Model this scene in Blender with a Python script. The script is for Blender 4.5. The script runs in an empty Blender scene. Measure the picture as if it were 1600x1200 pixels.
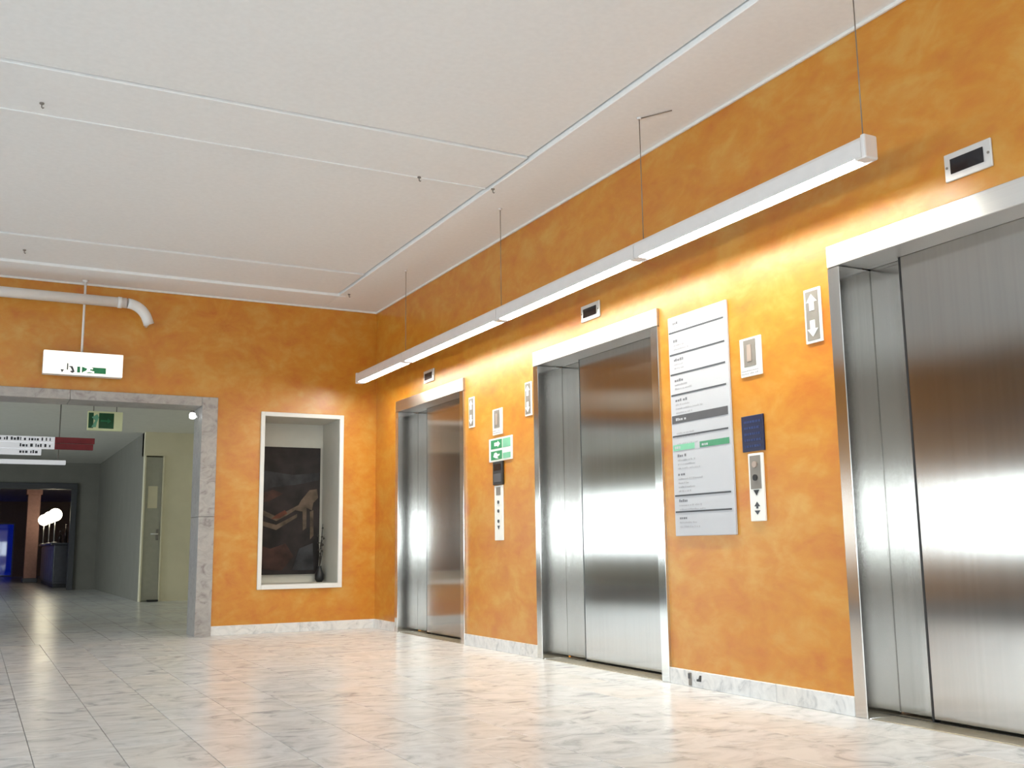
import bpy, bmesh, math, random
from mathutils import Vector, Matrix
random.seed(7)
scene = bpy.context.scene
COL = scene.collection

# ------------------------------------------------------------------ camera
cam_data = bpy.data.cameras.new('camera')
cam_data.sensor_width = 36.0
cam_data.lens = 1592.63 / 1600 * 36.0
cam_data.clip_start = 0.05
cam_data.clip_end = 200
cam = bpy.data.objects.new('camera', cam_data)
COL.objects.link(cam)
YAW, PITCH, ROLL = 0.4831, 0.1585, -0.0129
_f = Vector((math.sin(YAW) * math.cos(PITCH), math.cos(YAW) * math.cos(PITCH), math.sin(PITCH)))
_r = Vector((math.cos(YAW), -math.sin(YAW), 0))
_u = _r.cross(_f)
_r2 = math.cos(ROLL) * _r + math.sin(ROLL) * _u
_u2 = -math.sin(ROLL) * _r + math.cos(ROLL) * _u
M = Matrix((_r2, _u2, -_f)).transposed().to_4x4()
M.translation = Vector((-3.6863, -10.1232, 0.7977))
cam.matrix_world = M
scene.camera = cam

# ------------------------------------------------------------------ world: even overcast daylight outside
DAY = 10.5
world = bpy.data.worlds.new('overcast')
scene.world = world
world.use_nodes = True
wn = world.node_tree.nodes
wn['Background'].inputs[0].default_value = (0.86, 0.94, 1.0, 1)
wn['Background'].inputs[1].default_value = DAY
LAMP = 78.0            # tube radiance of the pendant luminaires

scene.view_settings.view_transform = 'Standard'
scene.view_settings.look = 'None'
scene.view_settings.exposure = 0.06
scene.view_settings.gamma = 1.0
scene.view_settings.use_curve_mapping = False
cy = scene.cycles
cy.max_bounces = 8
cy.diffuse_bounces = 5
cy.glossy_bounces = 4
cy.transparent_max_bounces = 8
cy.caustics_reflective = True
cy.blur_glossy = 1.0
cy.sample_clamp_indirect = 6.0

def portal(loc, sx, sy, rot):
    l = bpy.data.lights.new('window_portal', 'AREA')
    l.shape = 'RECTANGLE'
    l.size, l.size_y = sx, sy
    l.cycles.is_portal = True
    o = bpy.data.objects.new('window_portal', l)
    o.location = loc
    o.rotation_euler = rot
    COL.objects.link(o)

# ------------------------------------------------------------------ materials
MATS = {}
def new_mat(name):
    m = bpy.data.materials.new(name)
    m.use_nodes = True
    MATS[name] = m
    nt = m.node_tree
    return m, nt, nt.nodes, nt.links, nt.nodes['Principled BSDF']

def plain(name, rgb, rough=0.5, metal=0.0, emit=None, estr=0.0, var=0.06, scale=14.0, bump=0.0):
    m, nt, N, L, b = new_mat(name)
    b.inputs['Roughness'].default_value = rough
    b.inputs['Metallic'].default_value = metal
    geo = N.new('ShaderNodeNewGeometry')
    nz = N.new('ShaderNodeTexNoise')
    nz.inputs['Scale'].default_value = scale
    nz.inputs['Detail'].default_value = 4
    L.new(geo.outputs['Position'], nz.inputs['Vector'])
    r = N.new('ShaderNodeValToRGB')
    r.color_ramp.elements[0].position = 0.3
    r.color_ramp.elements[1].position = 0.7
    r.color_ramp.elements[0].color = tuple(c * (1 - var) for c in rgb) + (1,)
    r.color_ramp.elements[1].color = tuple(min(1, c * (1 + var)) for c in rgb) + (1,)
    L.new(nz.outputs['Fac'], r.inputs['Fac'])
    L.new(r.outputs['Color'], b.inputs['Base Color'])
    if emit:
        b.inputs['Emission Color'].default_value = tuple(emit) + (1,)
        b.inputs['Emission Strength'].default_value = estr
    if bump:
        bp = N.new('ShaderNodeBump')
        bp.inputs['Strength'].default_value = bump
        bp.inputs['Distance'].default_value = 0.01
        L.new(nz.outputs['Fac'], bp.inputs['Height'])
        L.new(bp.outputs['Normal'], b.inputs['Normal'])
    return m

def plaster():
    m, nt, N, L, b = new_mat('orange_plaster')
    geo = N.new('ShaderNodeNewGeometry')
    mp = N.new('ShaderNodeMapping')
    mp.inputs['Rotation'].default_value = (0.7, 0.5, 0.3)
    mp.inputs['Scale'].default_value = (1.0, 0.75, 1.3)
    L.new(geo.outputs['Position'], mp.inputs['Vector'])
    n1 = N.new('ShaderNodeTexNoise')
    n1.inputs['Scale'].default_value = 3.6
    n1.inputs['Detail'].default_value = 7
    n1.inputs['Roughness'].default_value = 0.62
    n1.inputs['Distortion'].default_value = 0.5
    L.new(mp.outputs[0], n1.inputs['Vector'])
    n2 = N.new('ShaderNodeTexNoise')
    n2.inputs['Scale'].default_value = 11
    n2.inputs['Detail'].default_value = 5
    n2.inputs['Distortion'].default_value = 0.5
    L.new(mp.outputs[0], n2.inputs['Vector'])
    mx = N.new('ShaderNodeMix')
    mx.inputs[0].default_value = 0.28
    L.new(n1.outputs['Fac'], mx.inputs[2])
    L.new(n2.outputs['Fac'], mx.inputs[3])
    r = N.new('ShaderNodeValToRGB')
    e = r.color_ramp.elements
    e[0].position, e[0].color = 0.32, (0.50, 0.145, 0.006, 1)
    e[1].position, e[1].color = 0.70, (0.60, 0.325, 0.060, 1)
    k = e.new(0.5)
    k.color = (0.555, 0.222, 0.013, 1)
    L.new(mx.outputs[0], r.inputs['Fac'])
    L.new(r.outputs['Color'], b.inputs['Base Color'])
    b.inputs['Roughness'].default_value = 0.34
    b.inputs['Specular IOR Level'].default_value = 0.75
    bp = N.new('ShaderNodeBump')
    bp.inputs['Strength'].default_value = 0.12
    bp.inputs['Distance'].default_value = 0.01
    L.new(n2.outputs['Fac'], bp.inputs['Height'])
    L.new(bp.outputs['Normal'], b.inputs['Normal'])
    return m

def marble(name, base, vein, scale=1.0, rough=0.16, tiled=False, warm=(0.70, 0.64, 0.58)):
    m, nt, N, L, b = new_mat(name)
    geo = N.new('ShaderNodeNewGeometry')
    oi = N.new('ShaderNodeObjectInfo')
    mul = N.new('ShaderNodeVectorMath')
    mul.operation = 'MULTIPLY_ADD'
    cb = N.new('ShaderNodeCombineXYZ')
    for i in range(3):
        L.new(oi.outputs['Random'], cb.inputs[i])
    L.new(cb.outputs[0], mul.inputs[0])
    mul.inputs[1].default_value = (37.0, 53.0, 19.0)
    L.new(geo.outputs['Position'], mul.inputs[2])
    mp = N.new('ShaderNodeMapping')
    mp.inputs['Rotation'].default_value = (0.2, 0.25, 0.62)
    mp.inputs['Scale'].default_value = (1.0, 1.45, 1.3)
    L.new(mul.outputs[0], mp.inputs['Vector'])
    nz = N.new('ShaderNodeTexNoise')
    nz.inputs['Scale'].default_value = 4.2 * scale
    nz.inputs['Detail'].default_value = 9
    nz.inputs['Roughness'].default_value = 0.6
    nz.inputs['Distortion'].default_value = 1.6
    L.new(mp.outputs[0], nz.inputs['Vector'])
    r = N.new('ShaderNodeValToRGB')
    e = r.color_ramp.elements
    e[0].position, e[0].color = 0.30, tuple(vein) + (1,)
    e[1].position, e[1].color = 0.60, tuple(base) + (1,)
    k = e.new(0.44)
    k.color = tuple(0.68 * b_ + 0.32 * v_ for b_, v_ in zip(base, vein)) + (1,)
    L.new(nz.outputs['Fac'], r.inputs['Fac'])
    n2 = N.new('ShaderNodeTexNoise')
    n2.inputs['Scale'].default_value = 0.9
    n2.inputs['Detail'].default_value = 3
    L.new(mul.outputs[0], n2.inputs['Vector'])
    rr = N.new('ShaderNodeValToRGB')
    rr.color_ramp.elements[0].position, rr.color_ramp.elements[0].color = 0.42, (0, 0, 0, 1)
    rr.color_ramp.elements[1].position, rr.color_ramp.elements[1].color = 0.75, (1, 1, 1, 1)
    L.new(n2.outputs['Fac'], rr.inputs['Fac'])
    mx = N.new('ShaderNodeMix')
    mx.data_type = 'RGBA'
    mx.blend_type = 'MULTIPLY'
    L.new(rr.outputs['Color'], mx.inputs[0])
    L.new(r.outputs['Color'], mx.inputs[6])
    mx.inputs[7].default_value = (1.0, 0.95, 0.89, 1)
    out = mx.outputs[2]
    if tiled:
        br = N.new('ShaderNodeTexBrick')
        br.offset = 0.0
        br.inputs['Scale'].default_value = 1.0
        br.inputs['Brick Width'].default_value = 0.315
        br.inputs['Row Height'].default_value = 0.63
        br.inputs['Mortar Size'].default_value = 0.004
        br.inputs['Color1'].default_value = (1, 1, 1, 1)
        br.inputs['Color2'].default_value = (0.9, 0.9, 0.9, 1)
        br.inputs['Mortar'].default_value = (0.6, 0.59, 0.57, 1)
        L.new(geo.outputs['Position'], br.inputs['Vector'])
        m2 = N.new('ShaderNodeMix')
        m2.data_type = 'RGBA'
        m2.blend_type = 'MULTIPLY'
        m2.inputs[0].default_value = 1.0
        L.new(out, m2.inputs[6])
        L.new(br.outputs['Color'], m2.inputs[7])
        out = m2.outputs[2]
    L.new(out, b.inputs['Base Color'])
    rn = N.new('ShaderNodeMapRange')
    rn.inputs['To Min'].default_value = rough * 0.8
    rn.inputs['To Max'].default_value = rough * 1.3
    L.new(n2.outputs['Fac'], rn.inputs['Value'])
    L.new(rn.outputs[0], b.inputs['Roughness'])
    return m

def steel(name, grain, rough=0.24, aniso=0.75, col=(0.56, 0.55, 0.53)):
    """brushed stainless steel; grain 'v' = vertical brushing (smears sideways), 'h' = horizontal brushing"""
    m, nt, N, L, b = new_mat(name)
    geo = N.new('ShaderNodeNewGeometry')
    mp = N.new('ShaderNodeMapping')
    mp.inputs['Scale'].default_value = (45, 45, 0.5) if grain == 'v' else (1.0, 1.0, 90)
    L.new(geo.outputs['Position'], mp.inputs['Vector'])
    nz = N.new('ShaderNodeTexNoise')
    nz.inputs['Scale'].default_value = 1.0
    nz.inputs['Detail'].default_value = 3
    L.new(mp.outputs[0], nz.inputs['Vector'])
    r = N.new('ShaderNodeValToRGB')
    r.color_ramp.elements[0].position, r.color_ramp.elements[1].position = 0.25, 0.75
    r.color_ramp.elements[0].color = tuple(c * 0.95 for c in col) + (1,)
    r.color_ramp.elements[1].color = tuple(min(1, c * 1.04) for c in col) + (1,)
    L.new(nz.outputs['Fac'], r.inputs['Fac'])
    L.new(r.outputs['Color'], b.inputs['Base Color'])
    b.inputs['Metallic'].default_value = 1.0
    rm = N.new('ShaderNodeMapRange')
    rm.inputs['To Min'].default_value = rough * 0.97
    rm.inputs['To Max'].default_value = rough * 1.03
    L.new(nz.outputs['Fac'], rm.inputs['Value'])
    L.new(rm.outputs[0], b.inputs['Roughness'])
    b.inputs['Anisotropic'].default_value = aniso
    if grain == 'h':
        t = N.new('ShaderNodeCombineXYZ')
        t.inputs[0].default_value = 0.02
        t.inputs[2].default_value = 1.0
        L.new(t.outputs[0], b.inputs['Tangent'])
    else:
        c = N.new('ShaderNodeVectorMath')
        c.operation = 'CROSS_PRODUCT'
        L.new(geo.outputs['True Normal'], c.inputs[0])
        c.inputs[1].default_value = (0.02, 0.01, 1.0)
        L.new(c.outputs[0], b.inputs['Tangent'])
    return m

plaster()
marble('marble_floor', (0.82, 0.82, 0.835), (0.47, 0.47, 0.49), 1.0, 0.22)
marble('marble_floor_far', (0.82, 0.82, 0.835), (0.47, 0.47, 0.49), 1.0, 0.22, tiled=True)
marble('marble_base', (0.80, 0.80, 0.80), (0.50, 0.51, 0.53), 1.6, 0.25)
marble('marble_portal', (0.42, 0.40, 0.385), (0.23, 0.205, 0.20), 2.0, 0.3)
steel('steel_door', 'v', 0.165, 0.95, (0.44, 0.425, 0.405))
steel('steel_jamb', 'v', 0.15, 0.80, (0.66, 0.65, 0.63))
steel('steel_header', 'h', 0.42, 0.80, (0.68, 0.67, 0.66))
plain('ceiling_white', (0.86, 0.87, 0.88), 0.9, var=0.02, scale=30, bump=0.05)
plain('ceiling_base', (0.62, 0.615, 0.605), 0.9, var=0.02)
plain('white_paint', (0.82, 0.81, 0.79), 0.5, var=0.02)
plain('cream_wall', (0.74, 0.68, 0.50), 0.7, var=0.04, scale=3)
plain('tan_wall', (0.42, 0.33, 0.25), 0.7, var=0.05, scale=3)
plain('carpet', (0.06, 0.065, 0.075), 0.95, var=0.2, scale=60)
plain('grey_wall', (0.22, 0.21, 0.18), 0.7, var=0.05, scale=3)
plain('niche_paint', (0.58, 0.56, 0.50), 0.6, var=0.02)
plain('far_ceiling', (0.50, 0.46, 0.56), 0.7, var=0.05)
plain('far_wall', (0.50, 0.36, 0.29), 0.7, var=0.05)
plain('hall_ceiling', (0.72, 0.70, 0.63), 0.8, var=0.03)
plain('dark_paint', (0.05, 0.05, 0.055), 0.4)
plain('sill_metal', (0.40, 0.35, 0.26), 0.35, metal=0.5, var=0.15, scale=30)
plain('grout', (0.26, 0.25, 0.24), 0.9)
plain('black', (0.012, 0.012, 0.013), 0.4)
plain('screen_black', (0.008, 0.008, 0.012), 0.15)
plain('plate_steel', (0.72, 0.72, 0.72), 0.45, metal=0.6, var=0.03)
plain('plate_white', (0.85, 0.84, 0.80), 0.45, var=0.02)
plain('plate_grey', (0.22, 0.20, 0.18), 0.4, var=0.05)
plain('arrow_white', (0.9, 0.9, 0.88), 0.4, var=0.01)
plain('board_silver', (0.50, 0.51, 0.55), 0.4, var=0.02, scale=4)
plain('ink', (0.06, 0.065, 0.075), 0.6)
plain('ink_head', (0.16, 0.16, 0.18), 0.6)
plain('rocker', (0.38, 0.30, 0.26), 0.4)
plain('ink_soft', (0.40, 0.40, 0.43), 0.6)
plain('band_grey', (0.08, 0.08, 0.09), 0.5)
plain('band_green', (0.06, 0.26, 0.14), 0.5)
plain('blue_sign', (0.006, 0.011, 0.05), 0.35)
plain('blue_print', (0.015, 0.035, 0.13), 0.5)
plain('green_sign', (0.02, 0.24, 0.09), 0.45)
plain('green_pale', (0.20, 0.52, 0.34), 0.45)
plain('green_dark', (0.01, 0.10, 0.035), 0.45)
plain('lamp_housing', (0.80, 0.79, 0.80), 0.35, metal=0.3, var=0.02)
plain('wire', (0.25, 0.22, 0.2), 0.4, metal=0.6)
plain('tube_light', (0.9, 0.9, 0.9), 0.5, emit=(1.0, 0.97, 0.84), estr=LAMP, var=0.0)
plain('sign_light', (0.9, 0.9, 0.85), 0.5, emit=(1.0, 0.97, 0.86), estr=0.75, var=0.0)
plain('sign_cream', (0.7, 0.72, 0.45), 0.5, emit=(0.8, 0.85, 0.5), estr=0.12, var=0.02)
plain('sign_white_lit', (0.8, 0.8, 0.8), 0.5, emit=(0.9, 0.92, 1.0), estr=0.35, var=0.02)
plain('sign_red', (0.30, 0.02, 0.03), 0.5, var=0.1)
plain('spot_light', (0.9, 0.9, 0.9), 0.4, emit=(0.95, 0.97, 1.0), estr=3.0, var=0.0)
plain('globe_light', (0.95, 0.95, 0.9), 0.4, emit=(1.0, 0.88, 0.62), estr=8.0, var=0.0)
plain('pipe_white', (0.80, 0.79, 0.78), 0.35, var=0.02)
plain('canvas_dark', (0.016, 0.012, 0.012), 0.85, var=0.7, scale=4)
plain('paint_tan', (0.085, 0.06, 0.043), 0.85, var=0.5, scale=9)
plain('paint_brown', (0.04, 0.017, 0.013), 0.85, var=0.6, scale=7)
plain('paint_slate', (0.026, 0.026, 0.03), 0.85, var=0.6, scale=7)
plain('paint_rust', (0.10, 0.03, 0.015), 0.85, var=0.5, scale=9)
plain('counter_dark', (0.035, 0.035, 0.045), 0.3, var=0.2)
plain('counter_blue', (0.07, 0.085, 0.17), 0.3, var=0.15)
plain('pillar_pink', (0.50, 0.27, 0.22), 0.6, var=0.08)
plain('bottle_dark', (0.03, 0.02, 0.02), 0.15)
plain('twig', (0.03, 0.025, 0.02), 0.7)
plain('door_grey', (0.42, 0.41, 0.34), 0.5, var=0.05)
plain('frame_window', (0.55, 0.55, 0.55), 0.5)

def glass(name, tint, gloss=0.05):
    m, nt, N, L, b = new_mat(name)
    N.remove(b)
    t = N.new('ShaderNodeBsdfTransparent')
    t.inputs[0].default_value = tuple(tint) + (1,)
    g = N.new('ShaderNodeBsdfGlossy')
    g.inputs['Roughness'].default_value = 0.03
    mx = N.new('ShaderNodeMixShader')
    mx.inputs[0].default_value = gloss
    L.new(t.outputs[0], mx.inputs[1])
    L.new(g.outputs[0], mx.inputs[2])
    L.new(mx.outputs[0], N['Material Output'].inputs[0])
glass('window_glass', (0.95, 0.97, 0.96))
glass('sky_glass', (0.045, 0.075, 0.12), 0.05)
glass('blue_glass', (0.012, 0.025, 0.11), 0.08)

# ------------------------------------------------------------------ mesh helpers
ORG = {}
class MB:
    def __init__(self):
        self.bm = bmesh.new()
    def box(self, x0, x1, y0, y1, z0, z1, bevel=0.0, seg=2):
        if x0 > x1: x0, x1 = x1, x0
        if y0 > y1: y0, y1 = y1, y0
        if z0 > z1: z0, z1 = z1, z0
        bm = self.bm
        v = [bm.verts.new((x, y, z)) for x in (x0, x1) for y in (y0, y1) for z in (z0, z1)]
        fs = [(0, 1, 3, 2), (4, 6, 7, 5), (0, 4, 5, 1), (2, 3, 7, 6), (0, 2, 6, 4), (1, 5, 7, 3)]
        faces = [bm.faces.new([v[i] for i in f]) for f in fs]
        if bevel:
            es = list({e for f in faces for e in f.edges})
            bmesh.ops.bevel(bm, geom=es, offset=bevel, segments=seg, affect='EDGES', profile=0.5)
        return self
    def prism(self, pts, axis, a0, a1):
        """polygon pts (2D in the other two axes, in xyz order) extruded along axis from a0 to a1"""
        bm = self.bm
        def mk(p, a):
            if axis == 'x': return (a, p[0], p[1])
            if axis == 'y': return (p[0], a, p[1])
            return (p[0], p[1], a)
        A = [bm.verts.new(mk(p, a0)) for p in pts]
        B = [bm.verts.new(mk(p, a1)) for p in pts]
        n = len(pts)
        fs = [bm.faces.new(A), bm.faces.new(B[::-1])]
        for i in range(n):
            fs.append(bm.faces.new((A[i], B[i], B[(i + 1) % n], A[(i + 1) % n])))
        bmesh.ops.recalc_face_normals(bm, faces=fs)
        return self
    def tube(self, path, rad, n=10, caps=True):
        bm = self.bm
        P = [Vector(p) for p in path]
        R = rad if isinstance(rad, (list, tuple)) else [rad] * len(P)
        rings = []
        up = None
        for i, p in enumerate(P):
            if i == 0: t = P[1] - P[0]
            elif i == len(P) - 1: t = P[-1] - P[-2]
            else: t = (P[i + 1] - P[i]).normalized() + (P[i] - P[i - 1]).normalized()
            t.normalize()
            if up is None:
                up = Vector((0, 0, 1)) if abs(t.z) < 0.9 else Vector((1, 0, 0))
            a = t.cross(up).normalized()
            b_ = a.cross(t).normalized()
            up = b_
            rings.append([bm.verts.new(p + R[i] * (math.cos(2 * math.pi * k / n) * a + math.sin(2 * math.pi * k / n) * b_)) for k in range(n)])
        fs = []
        for i in range(len(P) - 1):
            for k in range(n):
                f = bm.faces.new((rings[i][k], rings[i][(k + 1) % n], rings[i + 1][(k + 1) % n], rings[i + 1][k]))
                f.smooth = True
                fs.append(f)
        if caps:
            fs.append(bm.faces.new(rings[0]))
            fs.append(bm.faces.new(rings[-1][::-1]))
        bmesh.ops.recalc_face_normals(bm, faces=fs)
        return self
    def lathe(self, c, prof, n=20):
        bm = self.bm
        rings = [[bm.verts.new((c[0] + r * math.cos(2 * math.pi * k / n), c[1] + r * math.sin(2 * math.pi * k / n), c[2] + z)) for k in range(n)] for r, z in prof]
        fs = []
        for i in range(len(prof) - 1):
            for k in range(n):
                f = bm.faces.new((rings[i][k], rings[i][(k + 1) % n], rings[i + 1][(k + 1) % n], rings[i + 1][k]))
                f.smooth = True
                fs.append(f)
        fs.append(bm.faces.new(rings[0][::-1]))
        fs.append(bm.faces.new(rings[-1]))
        bmesh.ops.recalc_face_normals(bm, faces=fs)
        return self
    def build(self, name, mat, parent=None):
        me = bpy.data.meshes.new(name)
        org = ORG.get(parent.name, Vector()) if parent else Vector()
        if parent:
            for v in self.bm.verts: v.co -= org
        self.bm.to_mesh(me)
        self.bm.free()
        me.materials.append(MATS[mat])
        o = bpy.data.objects.new(name, me)
        if name.endswith('_text'): o['kind'] = 'stuff'
        COL.objects.link(o)
        if parent:
            o.parent = parent
        ORG[o.name] = org
        return o

def thing(name, label, cat, loc, group=None):
    o = bpy.data.objects.new(name, None)
    o.empty_display_size = 0.1
    o.location = loc
    o['label'] = label
    o['category'] = cat
    if group: o['group'] = group
    COL.objects.link(o)
    ORG[o.name] = Vector(loc)
    return o

def struct(name, mb, mat, label=None):
    o = mb.build(name, mat)
    o['kind'] = 'structure'
    if label: o['label'] = label
    return o

def struct_empty(name, loc=(0, 0, 0), label=None):
    o = bpy.data.objects.new(name, None)
    o.location = loc
    o['kind'] = 'structure'
    if label: o['label'] = label
    COL.objects.link(o)
    ORG[o.name] = Vector(loc)
    return o

def tag(o, label, cat, group=None):
    o['label'] = label
    o['category'] = cat
    if group: o['group'] = group
    return o

H = 3.299
XL = -8.5            # opposite (window) wall of the lobby
YR = -14.0           # wall behind the camera
EL = [(-0.615, -2.22), (-3.475, -5.073), (-6.51, -8.115)]     # outer edges of the three lift frames
FT = 2.25            # top of the lift frames

# ------------------------------------------------------------------ floor
fx0, fx1, fy0, fy1 = -16 * 0.315 + 0.0205, 0.0205 - 0.0205, -8.82 - 0.42, -0.0
TX, TY = 0.315, 0.63
NX, NY = 16, 14
tx_edge = 0.035      # joints fall on x = 0.035 - k * 0.315
ty_edge = 0.21       # joints fall on y = 0.21 - k * 0.63
txmin = tx_edge - NX * TX
tymin = ty_edge - (NY) * TY
fl = MB()
fl.box(txmin, 0.0, tymin, 0.0, -0.2, -0.008)
fl.box(XL, txmin, YR, 0.0, -0.2, 0.0)
fl.box(txmin, 0.0, YR, tymin, -0.2, 0.0)
floor = struct('floor', fl, 'grout', 'veined white and grey polished marble tile floor of the lobby')
floor.data.materials.append(MATS['marble_floor_far'])
for p in floor.data.polygons:
    if p.center.z > -0.004: p.material_index = 1
tile_cache = {}
def tile(x0, x1, y0, y1):
    w, d = round(x1 - x0, 4), round(y1 - y0, 4)
    if (w, d) not in tile_cache:
        mb = MB()
        mb.box(-w / 2, w / 2, -d / 2, d / 2, -0.008, 0.0, 0.0012, 1)
        me = bpy.data.meshes.new('marble_tile')
        mb.bm.to_mesh(me)
        mb.bm.free()
        me.materials.append(MATS['marble_floor'])
        tile_cache[(w, d)] = me
    o = bpy.data.objects.new('marble_tile', tile_cache[(w, d)])
    o.location = ((x0 + x1) / 2, (y0 + y1) / 2, random.uniform(-0.0004, 0.0002))
    o.parent = floor
    COL.objects.link(o)
G = 0.0015
for i in range(NX):
    for j in range(NY):
        x1 = min(0.0, tx_edge - i * TX - G)
        x0 = tx_edge - (i + 1) * TX + G
        y1 = min(0.0, ty_edge - j * TY - G)
        y0 = ty_edge - (j + 1) * TY + G
        tile(x0, x1, y0, y1)

cp = struct('floor_carpet', MB().box(XL + 0.1, -4.9, -8.6, -0.25, 0.0, 0.012, 0.004, 1), 'carpet', 'dark entrance carpet along the window side')

struct('floor_carpet_hall', MB().box(XL + 0.1, -3.9, 0.8, 13.8, 0.0, 0.012, 0.004, 1), 'carpet', 'dark carpet along the window side of the hall')

# floor of the hall beyond the portal and of the room behind it
fh = MB()
fh.box(XL, 3.2, 0.0, 14.5, -0.2, 0.0)
fh.box(XL, 3.2, 14.5, 30.3, -0.2, 0.0)
struct('floor_hall', fh, 'marble_floor_far', 'polished marble floor running on through the portal')

# ------------------------------------------------------------------ walls of the lobby
w = MB()
ys = [0.35] + [v for e in EL for v in e] + [YR - 0.3]
for a, b_ in zip(ys[0::2], ys[1::2]):
    w.box(0.0, 0.26, b_, a, -0.2, H + 0.25)
for a, b_ in EL:
    w.box(0.0, 0.26, b_, a, FT, H + 0.25)
wall_right = struct('wall_right', w, 'orange_plaster', 'mottled orange sponged plaster wall with the lift doorways')
sh = MB()
sh.box(0.262, 0.40, YR - 0.3, 0.35, -0.2, H + 0.25)
struct('wall_shaft', sh, 'black')

PX0, PX1, PZ = -5.6, -1.795, 2.19       # clear portal opening
NXA, NXB, NZA, NZB = -1.175, -0.400, 0.462, 2.125   # clear niche opening
w = MB()
w.box(NXB + 0.03, 0.0, 0.0, 0.35, -0.2, H + 0.25)
w.box(-1.65, NXA - 0.03, 0.0, 0.35, -0.2, H + 0.25)
w.box(NXA - 0.03, NXB + 0.03, 0.0, 0.35, NZB + 0.03, H + 0.25)
w.box(NXA - 0.03, NXB + 0.03, 0.0, 0.35, -0.2, NZA - 0.03)
w.box(-5.745, -1.65, 0.0, 0.35, 2.275, H + 0.25)
w.box(XL, -5.745, 0.0, 0.35, -0.2, H + 0.25)
struct('wall_back', w, 'orange_plaster', 'mottled orange plaster wall with the marble portal and the niche')

def window_wall(name, mat, axis, a0, a1, s0, s1, z0, z1, holes):
    """wall slab between a0..a1 on its thin axis; holes = (s0, s1, z0, z1)"""
    mb = MB()
    def bx(p, q, r, s):
        if q - p < 1e-4 or s - r < 1e-4: return
        if axis == 'x': mb.box(a0, a1, p, q, r, s)
        else: mb.box(p, q, a0, a1, r, s)
    zs = sorted({z0, z1} | {h[2] for h in holes} | {h[3] for h in holes})
    for r, s in zip(zs[:-1], zs[1:]):
        act = sorted([h for h in holes if h[2] <= r + 1e-6 and h[3] >= s - 1e-6])
        cur = s0
        for h in act:
            bx(cur, h[0], r, s)
            cur = h[1]
        bx(cur, s1, r, s)
    return struct(name, mb, mat)

WN = [0]
def window(axis, a, s0, s1, z0, z1, n, pm='window_glass', portal_dir=None):
    WN[0] += 1
    loc = (a, (s0 + s1) / 2, z0) if axis == 'x' else ((s0 + s1) / 2, a, z0)
    e = struct_empty('window_%d' % WN[0], loc)
    def bx(mb, p, q, r, s, t=0.03):
        if axis == 'x': mb.box(a - t, a + t, p, q, r, s)
        else: mb.box(p, q, a - t, a + t, r, s)
        return mb
    fw_ = 0.045
    mb = MB()
    bx(mb, s0, s1, z0, z0 + fw_); bx(mb, s0, s1, z1 - fw_, z1)
    bx(mb, s0, s0 + fw_, z0 + fw_, z1 - fw_); bx(mb, s1 - fw_, s1, z0 + fw_, z1 - fw_)
    step = (s1 - s0) / n
    for i in range(1, n):
        bx(mb, s0 + i * step - 0.025, s0 + i * step + 0.025, z0 + fw_, z1 - fw_)
    mb.build('window_frame', 'frame_window', e)
    for i in range(n):
        bx(MB(), s0 + i * step + 0.03, s0 + (i + 1) * step - 0.03, z0 + fw_, z1 - fw_, 0.004).build('pane', pm, e)
    if portal_dir is not None:
        c = ((s0 + s1) / 2, (z0 + z1) / 2)
        if axis == 'x':
            portal((a - 0.06 * portal_dir, c[0], c[1]), z1 - z0, s1 - s0, (0, -math.pi / 2 * portal_dir, 0))
        else:
            portal((c[0], a - 0.06 * portal_dir, c[1]), s1 - s0, z1 - z0, (math.pi / 2 * portal_dir, 0, 0))

WL = [(-4.6, -0.12, 0.60, 1.68), (-13.2, -5.4, 0.60, 1.68)]
CL = (-4.6, -0.12, 2.38, 2.52)
window_wall('wall_left', 'tan_wall', 'x', XL - 0.3, XL, YR - 0.3, 0.35, -0.2, H + 0.25, [WL[0], WL[1], CL])
window('x', XL - 0.12, CL[0], CL[1], CL[2], CL[3], 4, pm='sky_glass')
window('x', XL - 0.12, WL[0][0], WL[0][1], WL[0][2], WL[0][3], 4, portal_dir=1)
window('x', XL - 0.12, WL[1][0], WL[1][1], WL[1][2], WL[1][3], 6, portal_dir=1)
WR = (-7.8, -0.7, 0.60, 1.68)
window_wall('wall_rear', 'white_paint', 'y', YR - 0.3, YR, XL - 0.3, 0.3, -0.2, H + 0.25, [WR])
window('y', YR - 0.12, WR[0], WR[1], WR[2], WR[3], 6, portal_dir=1)

# ------------------------------------------------------------------ ceiling of the lobby
c = MB()
c.box(XL - 0.3, 0.4, YR - 0.3, 0.35, H + 0.045, H + 0.3)
ceiling = struct('ceiling', c, 'ceiling_base', 'off-white plastered ceiling with a border strip and shallow panel joints')
def cpanel(x0, x1, y0, y1, dz, name='ceiling_panel'):
    MB().box(x0, x1, y0, y1, H + dz, H + 0.046, 0.004, 1).build(name, 'ceiling_white', ceiling)
cpanel(-0.60, 0.0, YR, -0.0, 0.0, 'border_strip')
MB().box(XL, -0.62, -3.912, -3.893, H + 0.009, H + 0.04, 0.002, 1).build('joint_bead', 'ceiling_white', ceiling)
cpanel(XL, -0.60, -0.532, -0.0, 0.0, 'border_strip')
rows = [(-0.55, -1.33), (-1.345, -3.895), (-3.91, -4.53), (-4.545, -7.10), (-7.115, -7.74), (-7.755, -10.3), (-10.315, YR)]
for k, (a, b_) in enumerate(rows):
    dz = 0.016 if k in (0, 2, 4) else 0.026
    for x1, x0 in ((-0.615, -3.80), (-3.81, -6.2), (-6.21, XL)):
        cpanel(x0, x1, b_, a, dz)
MB().box(XL, -0.53, -0.548, -0.534, H - 0.008, H + 0.03, 0.003, 1).build('border_bead', 'ceiling_white', ceiling)

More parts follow.
